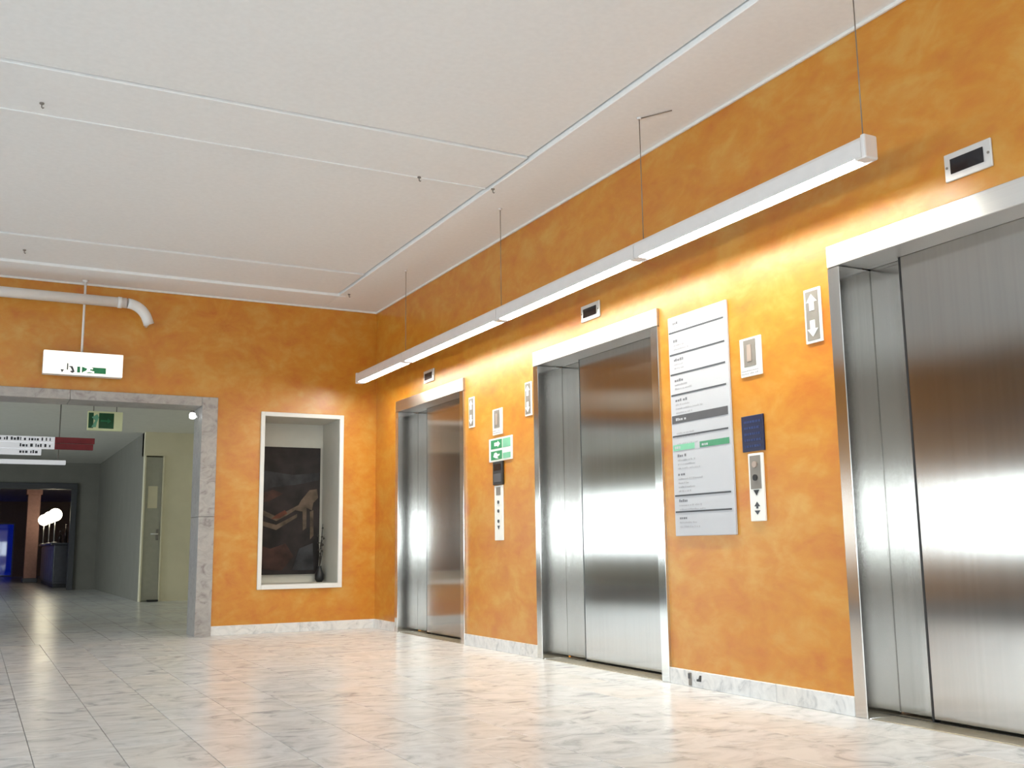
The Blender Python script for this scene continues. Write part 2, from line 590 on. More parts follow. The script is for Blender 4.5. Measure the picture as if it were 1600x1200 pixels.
t1 = struct('trim_1', MB().box(-0.018, 0.0, YR, -0.018, H - 0.018, H, 0.003, 1), 'white_paint', 'thin white edging where the orange wall meets the ceiling')
struct('trim_2', MB().box(XL, 0.0, -0.018, 0.0, H - 0.018, H, 0.003, 1), 'white_paint', 'thin white edging above the portal wall')

# ------------------------------------------------------------------ baseboards of marble slabs
br_ = struct_empty('baseboard_right', (0, 0, 0), 'low veined marble skirting along the lift wall')
def bslab(y1, y0):
    MB().box(-0.018, 0.0, y0, y1, 0.0, 0.09, 0.002, 1).build('marble_slab', 'marble_base', br_)
bslab(-0.0185, -0.613)
bslab(-2.222, -2.80); bslab(-2.802, -3.20); bslab(-3.202, -3.473)
bslab(-5.075, -5.262); bslab(-5.264, -5.98); bslab(-5.982, -6.508)
bslab(-8.117, -9.2); bslab(-9.202, -10.4)
bb = struct_empty('baseboard_back', (0, 0, 0), 'low marble skirting under the niche')
def bslab2(x1, x0):
    MB().box(x0, x1, -0.018, 0.0, 0.0, 0.09, 0.002, 1).build('marble_slab', 'marble_base', bb)
bslab2(-0.0, -0.78); bslab2(-0.782, -1.643)

# ------------------------------------------------------------------ marble portal
pt = struct_empty('trim_3', (-3.7, 0, 0), 'greyish veined marble surround of the wide portal')
MB().box(-1.795, -1.645, -0.03, 0.37, 0.0, 1.12, 0.003, 1).build('jamb_slab', 'marble_portal', pt)
MB().box(-1.795, -1.645, -0.03, 0.37, 1.123, 2.28, 0.003, 1).build('jamb_slab', 'marble_portal', pt)
MB().box(-5.75, -5.6, -0.03, 0.37, 0.0, 2.28, 0.003, 1).build('jamb_slab', 'marble_portal', pt)
for a, b_ in ((-1.797, -2.98), (-2.983, -4.3), (-4.303, -5.598)):
    MB().box(b_, a, -0.03, 0.37, 2.19, 2.28, 0.003, 1).build('lintel_slab', 'marble_portal', pt)

# ------------------------------------------------------------------ hall beyond the portal
w = MB()
w.box(0.0, 0.3, 0.9, 7.5, -0.2, 3.2)          # right side of the near hall
w.box(-1.28, 3.2, 7.5, 7.8, 2.36, 3.2)        # front wall above the service door
w.box(-0.96, 3.2, 7.5, 7.8, -0.2, 2.36)
struct('wall_hall', w, 'cream_wall', 'dim cream wall inside the hall beyond the portal')
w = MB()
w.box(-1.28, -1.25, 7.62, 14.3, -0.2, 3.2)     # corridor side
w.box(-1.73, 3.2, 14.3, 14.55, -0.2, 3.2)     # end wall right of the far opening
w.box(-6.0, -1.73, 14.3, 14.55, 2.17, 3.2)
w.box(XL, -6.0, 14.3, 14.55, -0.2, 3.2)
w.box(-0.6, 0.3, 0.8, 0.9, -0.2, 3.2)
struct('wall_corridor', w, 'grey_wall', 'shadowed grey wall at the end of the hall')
w = MB()
w.box(-0.6, 0.3, 0.35, 0.8, -0.2, NZA - 0.06)
w.box(XL - 0.3, 0.6, 0.35, 0.352, 2.3, 3.2)
struct('wall_hall_inner', w, 'cream_wall')
HW = (3.8, 10.6, 0.60, 1.95)
window_wall('wall_hall_left', 'cream_wall', 'x', XL - 0.3, XL, 0.35, 30.2, -0.2, 3.3, [HW])
window('x', XL - 0.12, HW[0], HW[1], HW[2], HW[3], 5, portal_dir=1)
struct('ceiling_hall', MB().box(XL - 0.3, 3.2, 0.35, 14.6, 2.75, 3.0), 'hall_ceiling', 'dull off-white ceiling of the hall')

# dark surround of the far opening
t = struct_empty('trim_4', (-3.8, 14.3, 0), 'dark frame around the far opening of the hall')
MB().box(-1.85, -1.73, 14.22, 14.3, 0.0, 2.17, 0.004, 1).build('frame_post', 'dark_paint', t)
MB().box(-6.0, -1.73, 14.22, 14.3, 2.17, 2.30, 0.004, 1).build('frame_head', 'dark_paint', t)

# narrow service door in the hall
d = struct_empty('door_1', (-1.12, 7.5, 0), 'narrow grey service door beside the cream wall')
MB().box(-1.255, -0.985, 7.52, 7.56, 0.01, 2.34, 0.004, 1).build('door_leaf', 'door_grey', d)
MB().box(-1.28, -1.255, 7.44, 7.6, 0.0, 2.36, 0.003, 1).build('door_post', 'cream_wall', d)
MB().box(-0.985, -0.962, 7.46, 7.6, 0.0, 2.36, 0.003, 1).build('door_post', 'cream_wall', d)
hd = MB().box(-1.05, -1.01, 7.505, 7.522, 0.98, 1.16, 0.004, 1).build('lock_plate', 'plate_grey', d)
MB().tube([(-1.03, 7.50, 1.08), (-1.03, 7.46, 1.08), (-1.14, 7.455, 1.08)], 0.012, 8).build('door_handle', 'plate_steel', hd)
MB().box(-1.20, -1.05, 7.512, 7.522, 1.50, 1.86, 0.002, 1).build('notice_plate', 'cream_wall', d)
MB().box(-1.16, -0.99, 7.40, 7.5, 0.0, 0.03, 0.006, 1).build('door_stop', 'black', d)

# room behind the far opening
w = MB()
w.box(-6.5, 3.2, 30.0, 30.3, 1.85, 3.2)
w.box(-2.42, 3.2, 30.0, 30.3, -0.2, 1.85)
w.box(XL - 0.3, -6.5, 30.0, 30.3, -0.2, 3.2)
w.box(3.2, 3.5, 0.35, 30.3, -0.2, 3.2)
struct('wall_far', w, 'far_wall', 'dim wall at the end of the bar room')
struct('ceiling_far', MB().box(XL - 0.3, 3.5, 14.55, 30.3, 2.6, 2.9), 'far_ceiling')
window('y', 30.1, -6.5, -2.42, 0.0, 1.85, 6, pm='blue_glass')
p_ = thing('pillar', 'pinkish plastered pillar seen through the far opening', 'pillar', (-2.2, 21.4, 0))
MB().box(-2.42, -2.10, 21.2, 21.6, 0.0, 2.4, 0.01).build('shaft', 'pillar_pink', p_)
MB().box(-2.46, -2.06, 21.16, 21.64, 2.4, 2.6, 0.01).build('capital', 'pillar_pink', p_)
MB().box(-2.45, -2.07, 21.17, 21.63, 0.0, 0.12, 0.01).build('plinth', 'counter_dark', p_)
ct = thing('bar_counter', 'long dark bar counter with bluish front in the far room', 'counter', (-1.7, 18.4, 0))
MB().box(-2.02, -1.30, 16.0, 20.8, 0.08, 0.98, 0.01).build('body', 'counter_dark', ct)
MB().box(-2.00, -1.32, 16.05, 20.75, 0.0, 0.08).build('plinth', 'black', ct)
MB().box(-2.10, -1.22, 15.9, 20.9, 0.98, 1.03, 0.008).build('worktop', 'counter_dark', ct)
for k in range(6):
    MB().box(-2.032, -2.02, 16.05 + k * 0.79, 16.79 + k * 0.79, 0.14, 0.94, 0.003, 1).build('front_panel', 'counter_blue', ct)
for k in range(2):
    MB().box(-1.99 + k * 0.35, -1.67 + k * 0.35, 15.988, 16.0, 0.14, 0.94, 0.003, 1).build('front_panel', 'counter_dark', ct)
for k, (x, y, lab) in enumerate(((-2.02, 16.25, 'glowing globe lamp nearest on the bar counter'), (-2.02, 18.2, 'glowing globe lamp in the middle of the bar counter'), (-2.02, 20.5, 'glowing globe lamp farthest along the bar counter'))):
    g = thing('globe_lamp', lab, 'lamp', (x, y, 1.03), 'globe lamps on the bar')
    prof = [(0.15 * math.sin(a), -0.15 * math.cos(a)) for a in [math.pi * (i + 0.12) / 12.24 for i in range(13)]]
    MB().lathe((x, y, 1.68), prof, 20).build('globe', 'globe_light', g)
    MB().tube([(x, y, 1.04), (x, y, 1.54)], 0.012, 8).build('stem', 'plate_steel', g)
    MB().lathe((x, y, 1.03), [(0.07, 0), (0.07, 0.012), (0.02, 0.025)], 16).build('base', 'plate_steel', g)
for k in range(5):
    x, y = -1.90 + 0.13 * k, 16.15 + 0.13 * (k % 3)
    hgt = 0.26 + 0.05 * ((k * 3) % 4)
    b0 = thing('bottle', ('first', 'second', 'third', 'fourth', 'last')[k] + ' dark bottle from the left on the bar counter end', 'bottle', (x, y, 1.03), 'bottles on the bar')
    MB().lathe((x, y, 1.03), [(0.036, 0), (0.038, hgt * 0.6), (0.014, hgt * 0.75), (0.013, hgt * 0.97)], 12).build('glass_body', 'bottle_dark', b0)
    MB().lathe((x, y, 1.03), [(0.016, hgt * 0.97), (0.016, hgt * 1.05)], 10).build('cap', 'plate_grey', b0)

# ------------------------------------------------------------------ lifts
def lift(y1, y0, label, seam, k):
    """doorway between y1 (far edge) and y0 (near edge)"""
    t = thing('elevator_doorway', label, 'elevator', (0.1, (y0 + y1) / 2, 0), 'steel elevator doorways')
    J = 0.075
    MB().box(-0.02, 0.20, y1 - J, y1, 0.0, FT - 0.112, 0.003, 1).build('jamb', 'steel_jamb', t)
    MB().box(-0.02, 0.19, y0, y0 + J, 0.0, FT - 0.112, 0.003, 1).build('jamb', 'steel_jamb', t)
    MB().box(-0.022, 0.147, y0, y1, FT - 0.11, FT, 0.003, 1).build('header', 'steel_header', t)
    MB().box(0.1475, 0.189, seam + 0.013, y1 - J, FT - 0.11, FT - 0.002, 0.001, 1).build('door_track', 'steel_header', t)
    MB().box(0.184, 0.26, y0 + J, seam, FT - 0.11, FT - 0.002, 0.002, 1).build('door_track', 'steel_jamb', t)
    zt = FT - 0.10
    MB().box(0.192, 0.222, seam - 0.06, y1 - J - 0.0005, 0.014, zt, 0.004, 1).build('door_panel', 'steel_door', t)
    p2 = MB().box(0.150, 0.182, y0 + J + 0.001, seam, 0.014, FT - 0.09, 0.004, 1).build('door_panel', 'steel_door', t)
    MB().box(0.152, 0.191, seam + 0.0005, seam + 0.012, 0.0035, zt).build('seal_strip', 'black', p2)
    MB().box(0.001, 0.26, y0 + J + 0.001, y1 - J - 0.001, -0.03, 0.003, 0.001, 1).build('sill', 'sill_metal', t)
    MB().box(0.150, 0.156, y0 + J + 0.002, y1 - J - 0.002, 0.003, 0.0055).build('sill_groove', 'black', t)
    return t
lift(*EL[0], 'brushed steel elevator doorway farthest away, next to the room corner', -1.02, 0)
lift(*EL[1], 'brushed steel elevator doorway between the two call stations', -3.87, 1)
lift(*EL[2], 'nearest and largest-looking steel elevator doorway, cut by the picture edge', -6.81, 2)

# ------------------------------------------------------------------ floor displays over the lifts
def display(yc, zc, wd, ht, label):
    t = thing('floor_display', label, 'display', (0, yc, zc), 'floor displays over the elevators')
    MB().box(-0.012, 0.0, yc - wd / 2, yc + wd / 2, zc - ht / 2, zc + ht / 2, 0.003, 1).build('plate', 'plate_steel', t)
    MB().box(-0.016, -0.012, yc - wd * 0.34, yc + wd * 0.36, zc - ht * 0.27, zc + ht * 0.27, 0.001, 1).build('screen', 'screen_black', t)
    for s in (-1, 1):
        MB().tube([(-0.012, yc + s * wd * 0.44, zc), (-0.0145, yc + s * wd * 0.44, zc)], 0.006, 8).build('screw', 'plate_grey', t)
display(-1.44, 2.385, 0.24, 0.115, 'small dark-screened floor display above the farthest elevator')
display(-4.29, 2.395, 0.24, 0.115, 'small dark-screened floor display above the middle elevator')
display(-7.345, 2.408, 0.235, 0.125, 'silver plate with black screen above the nearest elevator')

# ------------------------------------------------------------------ up / down arrows
def arrows(yc, zc, wd, ht, label):
    t = thing('arrow_indicator', label, 'indicator', (0, yc, zc), 'up and down arrow plates')
    MB().box(-0.010, 0.0, yc - wd / 2, yc + wd / 2, zc - ht / 2, zc + ht / 2, 0.002, 1).build('surround', 'plate_white', t)
    MB().box(-0.013, -0.010, yc - wd * 0.38, yc + wd * 0.38, zc - ht * 0.45, zc + ht * 0.45, 0.001, 1).build('plate', 'plate_grey', t)
    for s in (1, -1):
        c_ = zc + s * ht * 0.24
        a = ht * 0.15
        pts = [(0, a), (0.85 * a, 0.05 * a), (0.38 * a, 0.05 * a), (0.38 * a, -a), (-0.38 * a, -a), (-0.38 * a, 0.05 * a), (-0.85 * a, 0.05 * a)]
        MB().prism([(yc + p[0], c_ + s * p[1]) for p in pts], 'x', -0.016, -0.013).build('arrow', 'arrow_white', t)
arrows(-6.385, 1.93, 0.115, 0.28, 'grey plate with white up and down arrows beside the nearest elevator')
arrows(-3.375, 1.91, 0.105, 0.26, 'arrow plate just before the middle elevator')
arrows(-2.365, 1.93, 0.105, 0.26, 'arrow plate just past the farthest elevator')

# ------------------------------------------------------------------ directory board
t = thing('directory_board', 'tall silver directory board with ruled lines and small print', 'sign', (0, -5.452, 0.848))
DY0, DY1 = -5.725, -5.18          # right and left edges as seen
MB().box(-0.016, 0.0, DY0, DY1, 0.848, 2.16, 0.003, 1).build('board', 'board_silver', t)
for z in (2.063, 1.927, 1.806, 1.682, 1.434, 1.083, 0.988):
    MB().box(-0.0185, -0.016, DY0 + 0.025, DY1 - 0.012, z - 0.0045, z + 0.0045).build('rule_line', 'ink', t)
MB().box(-0.0185, -0.016, DY0 + 0.02, DY1 - 0.012, 1.511, 1.558).build('section_band', 'band_grey', t)
MB().box(-0.0185, -0.016, DY0 + 0.02, DY0 + 0.28, 1.349, 1.383).build('section_band', 'band_green', t)
MB().box(-0.0185, -0.016, DY0 + 0.33, DY1 - 0.012, 1.349, 1.383).build('section_band', 'green_pale', t)
def strokes(y1, z, length, h, xs=-0.0175):
    """a run of tiny letter-like strokes, left edge y1, running right"""
    mb = MB()
    y = y1
    while y > y1 - length:
        wd = random.uniform(0.6, 1.3) * h
        hh = h * random.choice((1.0, 0.72, 0.72))
        mb.box(xs, -0.016, y - wd * 0.85, y, z, z + hh)
        y -= wd + h * random.choice((0.25, 0.25, 0.25, 0.9))
    return mb
sec = [(2.11, 0.05, 1), (2.00, 0.05, 2), (1.885, 0.09, 2), (1.76, 0.09, 2), (1.64, 0.1, 3), (1.47, 0.0, 2), (1.405, 0.0, 1), (1.31, 0.08, 3), (1.20, 0.06, 4), (1.045, 0.07, 2), (0.945, 0.08, 2)]
for z, bold, n in sec:
    if bold:
        strokes(DY1 - 0.05, z, bold, 0.016).build('heading_text', 'ink_head', t)
    for i in range(n):
        strokes(DY1 - 0.05, z - 0.024 * (i + 1), random.uniform(0.08, 0.26), 0.010).build('small_text', 'ink_soft', t)
strokes(DY1 - 0.05, 1.526, 0.10, 0.016, -0.0195).build('heading_text', 'board_silver', t)
strokes(DY1 - 0.03, 1.358, 0.05, 0.016, -0.0195).build('heading_text', 'board_silver', t)
strokes(DY0 + 0.26, 1.358, 0.05, 0.016, -0.0195).build('heading_text', 'board_silver', t)

# ------------------------------------------------------------------ plates between lift 2 and 3
def key_plate(yc, z0, z1, wd, label):
    t = thing('key_switch_plate', label, 'switch', (0, yc, z0), 'key switch plates')
    MB().box(-0.010, 0.0, yc - wd / 2, yc + wd / 2, z0, z1, 0.002, 1).build('plate', 'plate_white', t)
    MB().box(-0.014, -0.010, yc - wd * 0.26, yc + wd * 0.30, z0 + 0.055, z1 - 0.012, 0.001, 1).build('recess', 'plate_grey', t)
    MB().box(-0.018, -0.014, yc - wd * 0.08, yc + wd * 0.12, z0 + 0.08, z1 - 0.04, 0.001, 1).build('rocker', 'rocker', t)
    strokes(yc + wd * 0.45, z0 + 0.028, wd * 0.8, 0.009, -0.0115).build('small_text', 'ink_soft', t)
    strokes(yc + wd * 0.45, z0 + 0.012, wd * 0.8, 0.009, -0.0115).build('small_text', 'ink_soft', t)
    for o in t.children:
        if o.name.startswith('small_text'):
            for v in o.data.vertices:
                if abs(v.co.x + 0.016) < 1e-5: v.co.x = -0.010
key_plate(-5.905, 1.695, 1.908, 0.17, 'white key switch plate above the blue notice')
key_plate(-2.85, 1.69, 1.90, 0.17, 'white key switch plate above the green sign')

t = thing('blue_notice', 'dark blue notice plate right of the directory board', 'sign', (0, -5.89, 1.285))
MB().box(-0.012, 0.0, -5.978, -5.805, 1.288, 1.482, 0.002, 1).build('plate', 'blue_sign', t)
for k in range(5):
    mb = MB()
    y = -5.828
    while y > -5.95:
        wd = random.uniform(0.008, 0.02)
        mb.box(-0.0135, -0.012, y - wd, y, 1.442 - k * 0.033, 1.454 - k * 0.033)
        y -= wd + 0.006
    mb.build('printed_text', 'blue_print', t)

def call_station(yc, z1, label):
    t = thing('call_station', label, 'call button', (0, yc, z1 - 0.36), 'call stations')
    MB().box(-0.014, 0.0, yc - 0.058, yc + 0.058, z1 - 0.36, z1, 0.003, 1).build('plate', 'plate_white', t)
    MB().box(-0.017, -0.014, yc - 0.042, yc + 0.042, z1 - 0.19, z1 - 0.012, 0.001, 1).build('button_field', 'plate_grey', t)
    for z in (z1 - 0.06, z1 - 0.13):
        MB().tube([(-0.017, yc, z), (-0.024, yc, z)], 0.017, 14).build('button', 'rocker' if z > z1 - 0.1 else 'black', t)
    MB().prism([(yc - 0.022, z1 - 0.195), (yc + 0.022, z1 - 0.195), (yc, z1 - 0.225)], 'x', -0.0165, -0.014).build('pointer', 'black', t)
    z = z1 - 0.29
    MB().prism([(yc, z + 0.032), (yc + 0.022, z + 0.008), (yc + 0.007, z + 0.008), (yc + 0.007, z - 0.004), (yc - 0.007, z - 0.004), (yc - 0.007, z + 0.008), (yc - 0.022, z + 0.008)], 'x', -0.0160, -0.014).build('arrow_mark', 'ink', t)
    MB().prism([(yc, z - 0.036), (yc + 0.022, z - 0.014), (yc - 0.022, z - 0.014)], 'x', -0.0160, -0.014).build('arrow_mark', 'ink', t)
    return t
call_station(-5.905, 1.276, 'call station with white lower half under the blue notice')

# ------------------------------------------------------------------ plates between lift 1 and 2
t = thing('emergency_sign', 'square green and white safety sign between the two far elevators', 'sign', (0, -2.90, 1.475))
MB().box(-0.010, 0.0, -3.10, -2.695, 1.476, 1.664, 0.002, 1).build('plate', 'plate_white', t)
MB().box(-0.012, -0.010, -2.93, -2.735, 1.578, 1.650).build('field', 'green_sign', t)
MB().box(-0.012, -0.010, -3.075, -2.945, 1.578, 1.650).build('field', 'green_pale', t)
MB().box(-0.012, -0.010, -2.93, -2.735, 1.490, 1.560).build('field', 'green_sign', t)
MB().box(-0.012, -0.010, -3.075, -2.945, 1.490, 1.535).build('field', 'green_pale', t)
MB().prism([(-2.80, 1.600), (-2.80, 1.628), (-2.86, 1.628), (-2.86, 1.640), (-2.90, 1.614), (-2.86, 1.588), (-2.86, 1.600)], 'x', -0.0135, -0.012).build('arrow_mark', 'arrow_white', t)
MB().prism([(-2.78, 1.515), (-2.80, 1.545), (-2.83, 1.548), (-2.86, 1.53), (-2.89, 1.535), (-2.89, 1.522), (-2.85, 1.512), (-2.87, 1.497), (-2.83, 1.500)], 'x', -0.0135, -0.012).build('figure_mark', 'arrow_white', t)
t = thing('dark_panel', 'black reader panel under the green safety sign', 'panel', (0, -2.86, 1.285))
MB().box(-0.020, 0.0, -2.945, -2.778, 1.287, 1.474, 0.004, 1).build('body', 'black', t)
MB().box(-0.022, -0.020, -2.925, -2.80, 1.40, 1.455, 0.001, 1).build('window', 'screen_black', t)
MB().box(-0.022, -0.020, -2.925, -2.80, 1.31, 1.375, 0.001, 1).build('keypad', 'band_grey', t)
t = thing('call_strip', 'slim white call plate with dots between the two far elevators', 'call button', (0, -2.86, 0.82))
MB().box(-0.012, 0.0, -2.935, -2.79, 0.85, 1.283, 0.003, 1).build('plate', 'plate_white', t)
MB().box(-0.015, -0.012, -2.90, -2.825, 1.205, 1.27, 0.001, 1).build('button_field', 'plate_grey', t)
for z in (1.15, 1.08, 1.0):
    MB().tube([(-0.012, -2.862, z), (-0.017, -2.862, z)], 0.014, 10).build('button', 'ink', t)
MB().prism([(-2.862 - 0.02, 0.965), (-2.862 + 0.02, 0.965), (-2.862, 0.935)], 'x', -0.0145, -0.012).build('pointer', 'ink', t)

# ------------------------------------------------------------------ socket in the skirting
t = thing('skirting_socket', 'small dark socket and latch set in the skirting by the middle elevator', 'socket', (-0.018, -5.32, 0.0))
MB().box(-0.026, -0.018, -5.285, -5.262, 0.006, 0.078, 0.002, 1).build('cover', 'plate_grey', t)
MB().box(-0.030, -0.026, -5.282, -5.264, 0.045, 0.074, 0.001, 1).build('flap', 'ink', t)
MB().prism([(-5.335, 0.036), (-5.368, 0.036), (-5.372, 0.07), (-5.362, 0.07), (-5.352, 0.05), (-5.335, 0.048)], 'x', -0.024, -0.018).build('latch', 'black', t)

# ------------------------------------------------------------------ pendant luminaire along the lifts
def luminaire(X, breaks, wires, label, cable=False):
    y_a, y_b = breaks[0], breaks[-1]
    t = thing('pendant_luminaire', label, 'lamp', (X, (y_a + y_b) / 2, 2.43))
    W2 = 0.038
    prof = [(-W2, 2.447), (-W2, 2.522), (-0.031, 2.537), (-0.018, 2.545), (0.018, 2.545), (0.031, 2.537), (W2, 2.522), (W2, 2.438), (0.0355, 2.438), (0.0355, 2.486), (-0.0355, 2.486), (-0.0355, 2.447)]
    for a, b_ in zip(breaks[:-1], breaks[1:]):
        h_ = MB().prism([(X + p[0], p[1]) for p in prof], 'y', a - 0.003, b_ + 0.003).build('housing', 'lamp_housing', t)
        g = 0.05
        dp = [(X + 0.032 * math.cos(q), 2.464 - 0.023 * math.sin(q)) for q in [math.pi * i / 10 for i in range(11)]] + [(X - 0.032, 2.485), (X + 0.032, 2.485)]
        MB().prism(dp, 'y', a - g, b_ + g).build('diffuser', 'tube_light', h_)
        for s, e in ((a, -1), (b_, 1)):
            MB().box(X - 0.033, X + 0.033, s + e * 0.004, s + e * 0.048, 2.442, 2.486, 0.004, 1).build('lamp_holder', 'lamp_housing', h_)
    for y, e in ((y_a, 1), (y_b, -1)):
        MB().box(X - 0.040, X + 0.040, y - 0.004 * e, y + 0.022 * e, 2.436, 2.547, 0.008).build('end_cap', 'lamp_housing', t)
    for y in wires:
        wr = MB().tube([(X, y, 2.543), (X, y, H)], 0.0028, 6).build('wire', 'wire', t)
        MB().lathe((X, y, H - 0.012), [(0.012, 0), (0.016, 0.012)], 10).build('ceiling_cup', 'lamp_housing', wr)
    if cable:
        MB().tube([(X, -5.42, H - 0.006), (-0.24, -5.6, H - 0.006)], 0.0035, 6).build('power_cable', 'wire', t)
luminaire(-0.345, [-0.46, -1.72, -3.58, -5.37, -7.11], [-1.70, -3.60, -5.42, -7.09], 'long white fluorescent luminaire hung on wires along the elevator wall', True)

# ------------------------------------------------------------------ white pipe under the ceiling
t = thing('white_pipe', 'fat white pipe with a downward elbow over the portal', 'pipe', (-2.9, -0.25, 3.05))
yp = -0.25
mb = MB()
mb.tube([(-6.0, yp, 3.09), (-2.56, yp, 3.09)], 0.048, 16)
pp = mb.build('pipe', 'pipe_white', t)
path = [(-2.55, yp, 3.09)]
for i in range(1, 9):
    a = math.radians(68) * i / 8
    path.append((-2.55 + 0.20 * math.sin(a), yp + 0.04 * i / 8, 3.09 - 0.20 * (1 - math.cos(a))))
path.append((path[-1][0] + 0.02, yp + 0.05, path[-1][2] - 0.05))
MB().tube(path, 0.048, 16).build('elbow', 'pipe_white', t)
for x in (-2.60, -4.4):
    MB().tube([(x, yp, 3.09), (x - 0.035, yp, 3.09)], 0.053, 16).build('collar', 'pipe_white', t)
MB().box(-4.42, -4.40, yp, -0.0005, 3.08, 3.10).build('bracket', 'pipe_white', t)
MB().tube([(path[-1][0], yp + 0.05, path[-1][2] + 0.02), (path[-1][0], -0.0005, path[-1][2] + 0.02)], 0.014, 8).build('bracket', 'pipe_white', t)

# ------------------------------------------------------------------ lit exit sign hung over the portal
t = thing('exit_sign', 'glowing white exit sign box hung on a rod over the portal', 'exit sign', (-2.9, -0.12, 2.39))
MB().tube([(-2.91, -0.12, 2.615), (-2.91, -0.12, H)], 0.011, 8).build('rod', 'pipe_white', t)
MB().lathe((-2.91, -0.12, H - 0.02), [(0.02, 0), (0.03, 0.02)], 12).build('canopy', 'pipe_white', t)
MB().box(-3.232, -2.553, -0.165, -0.075, 2.395, 2.613, 0.008).build('housing', 'white_paint', t)
fc = MB().box(-3.230, -2.555, -0.170, -0.165, 2.398, 2.610, 0.002, 1).build('light_panel', 'sign_light', t)
MB().box(-2.905, -2.70, -0.173, -0.170, 2.42, 2.475).build('pictogram_field', 'green_sign', fc)
fig = [(-2.90, 2.425), (-2.87, 2.44), (-2.86, 2.46), (-2.90, 2.475), (-2.90, 2.485), (-2.85, 2.49), (-2.83, 2.475), (-2.81, 2.465), (-2.815, 2.455), (-2.835, 2.46), (-2.835, 2.445), (-2.80, 2.437), (-2.80, 2.422), (-2.845, 2.43), (-2.885, 2.415)]
MB().prism(fig, 'y', -0.176, -0.173).build('figure_mark', 'sign_light', fc)
MB().box(-2.945, -2.920, -0.173, -0.170, 2.42, 2.475).build('pictogram_field', 'green_sign', fc)
MB().prism([(-3.02, 2.475), (-2.985, 2.475), (-2.965, 2.425), (-2.985, 2.412), (-3.005, 2.425), (-2.995, 2.435), (-2.985, 2.43), (-3.0, 2.462)], 'y', -0.173, -0.170).build('figure_mark', 'ink', fc)
MB().box(-3.032, -3.022, -0.173, -0.170, 2.44, 2.50).build('arrow_mark', 'ink', fc)
MB().prism([(-3.085, 2.44), (-3.055, 2.44), (-3.07, 2.412)], 'y', -0.173, -0.170).build('arrow_mark', 'ink', fc)

# ------------------------------------------------------------------ small white spot on the portal jamb
t = thing('spot_lamp', 'tiny bright white spot lamp at the portal jamb top', 'lamp', (-1.80, 0.10, 2.08))
MB().tube([(-1.795, 0.12, 2.10), (-1.83, 0.12, 2.10)], 0.012, 8).build('arm', 'plate_steel', t)
MB().lathe((-1.86, 0.11, 2.075), [(0.015, 0), (0.03, 0.01), (0.032, 0.04), (0.025, 0.06)], 14).build('head', 'spot_light', t)
MB().lathe((-1.86, 0.11, 2.135), [(0.025, 0), (0.02, 0.02), (0.005, 0.025)], 12).build('cap', 'plate_grey', t)

# ------------------------------------------------------------------ signs in the hall
t = thing('hall_exit_sign', 'dark green exit sign hung from the hall ceiling', 'exit sign', (-2.38, 3.0, 2.26))
MB().box(-2.565, -2.17, 2.97, 3.03, 2.245, 2.475, 0.004, 1).build('housing', 'sign_cream', t)
MB().box(-2.555, -2.50, 2.966, 2.970, 2.27, 2.455).build('pictogram_field', 'green_dark', t)
MB().box(-2.44, -2.27, 2.966, 2.970, 2.27, 2.455).build('pictogram_field', 'green_dark', t)
MB().prism([(-2.52, 2.28), (-2.48, 2.36), (-2.52, 2.40), (-2.46, 2.44), (-2.44, 2.40), (-2.46, 2.34), (-2.47, 2.28)], 'y', 2.962, 2.966).build('figure_mark', 'green_pale', t)
MB().prism([(-2.42, 2.35), (-2.34, 2.35), (-2.34, 2.33), (-2.30, 2.36), (-2.34, 2.39), (-2.34, 2.37), (-2.42, 2.37)], 'y', 2.962, 2.966).build('arrow_mark', 'green_sign', t)
for x in (-2.50, -2.24):
    MB().tube([(x, 3.0, 2.475), (x, 3.0, 2.75)], 0.006, 6).build('rod', 'plate_grey', t)

t = thing('hall_direction_sign', 'long white and red direction sign hung in the hall', 'sign', (-2.95, 4.0, 1.90))
rowsz = [(2.175, 2.250), (2.095, 2.170), (2.015, 2.090)]
for k, (a, b_) in enumerate(rowsz):
    xr = [-2.85, -2.85, -3.0][k]
    pl = MB().box(-4.6, xr, 3.98, 4.02, a, b_, 0.003, 1).build('plate', 'sign_white_lit', t)
    if k < 2:
        MB().box(xr, -2.38 - 0.015 * k, 3.98, 4.02, a, b_, 0.003, 1).build('plate', 'sign_red', t)
    mb = MB()
    x = -3.25 if k else -3.6
    while x < xr - 0.06:
        wd = random.uniform(0.012, 0.03)
        mb.box(x, x + wd, 3.977, 3.98, a + 0.022, a + 0.022 + random.choice((0.03, 0.04)))
        x += wd + random.choice((0.01, 0.01, 0.03))
    mb.build('printed_text', 'ink', pl)
MB().box(-4.6, -2.71, 3.97, 4.03, 1.90, 1.955, 0.004, 1).build('light_bar', 'sign_white_lit', t)
for x in (-2.80, -3.9):
    MB().tube([(x, 4.0, 1.93), (x, 4.0, 2.75)], 0.008, 6).build('rod', 'plate_grey', t)

# ------------------------------------------------------------------ niche with picture
t = thing('display_niche', 'white framed recessed niche in the orange wall', 'niche', (-0.79, 0.0, 0.415))
Z0, Z1, X0, X1 = NZA, NZB, NXA, NXB
D = 0.56
MB().box(X0 - 0.04, X0, -0.02, 0.01, Z0 - 0.045, Z1 + 0.042, 0.003, 1).build('frame_piece', 'white_paint', t)
MB().box(X1, X1 + 0.042, -0.02, 0.01, Z0 - 0.045, Z1 + 0.042, 0.003, 1).build('frame_piece', 'white_paint', t)
MB().box(X0, X1, -0.02, 0.01, Z1, Z1 + 0.042, 0.003, 1).build('frame_piece', 'white_paint', t)
MB().box(X0, X1, -0.025, 0.01, Z0 - 0.045, Z0, 0.003, 1).build('frame_piece', 'white_paint', t)
MB().box(X0 - 0.03, X0 - 0.0, 0.011, D, Z0 - 0.03, Z1 + 0.03).build('lining', 'niche_paint', t)
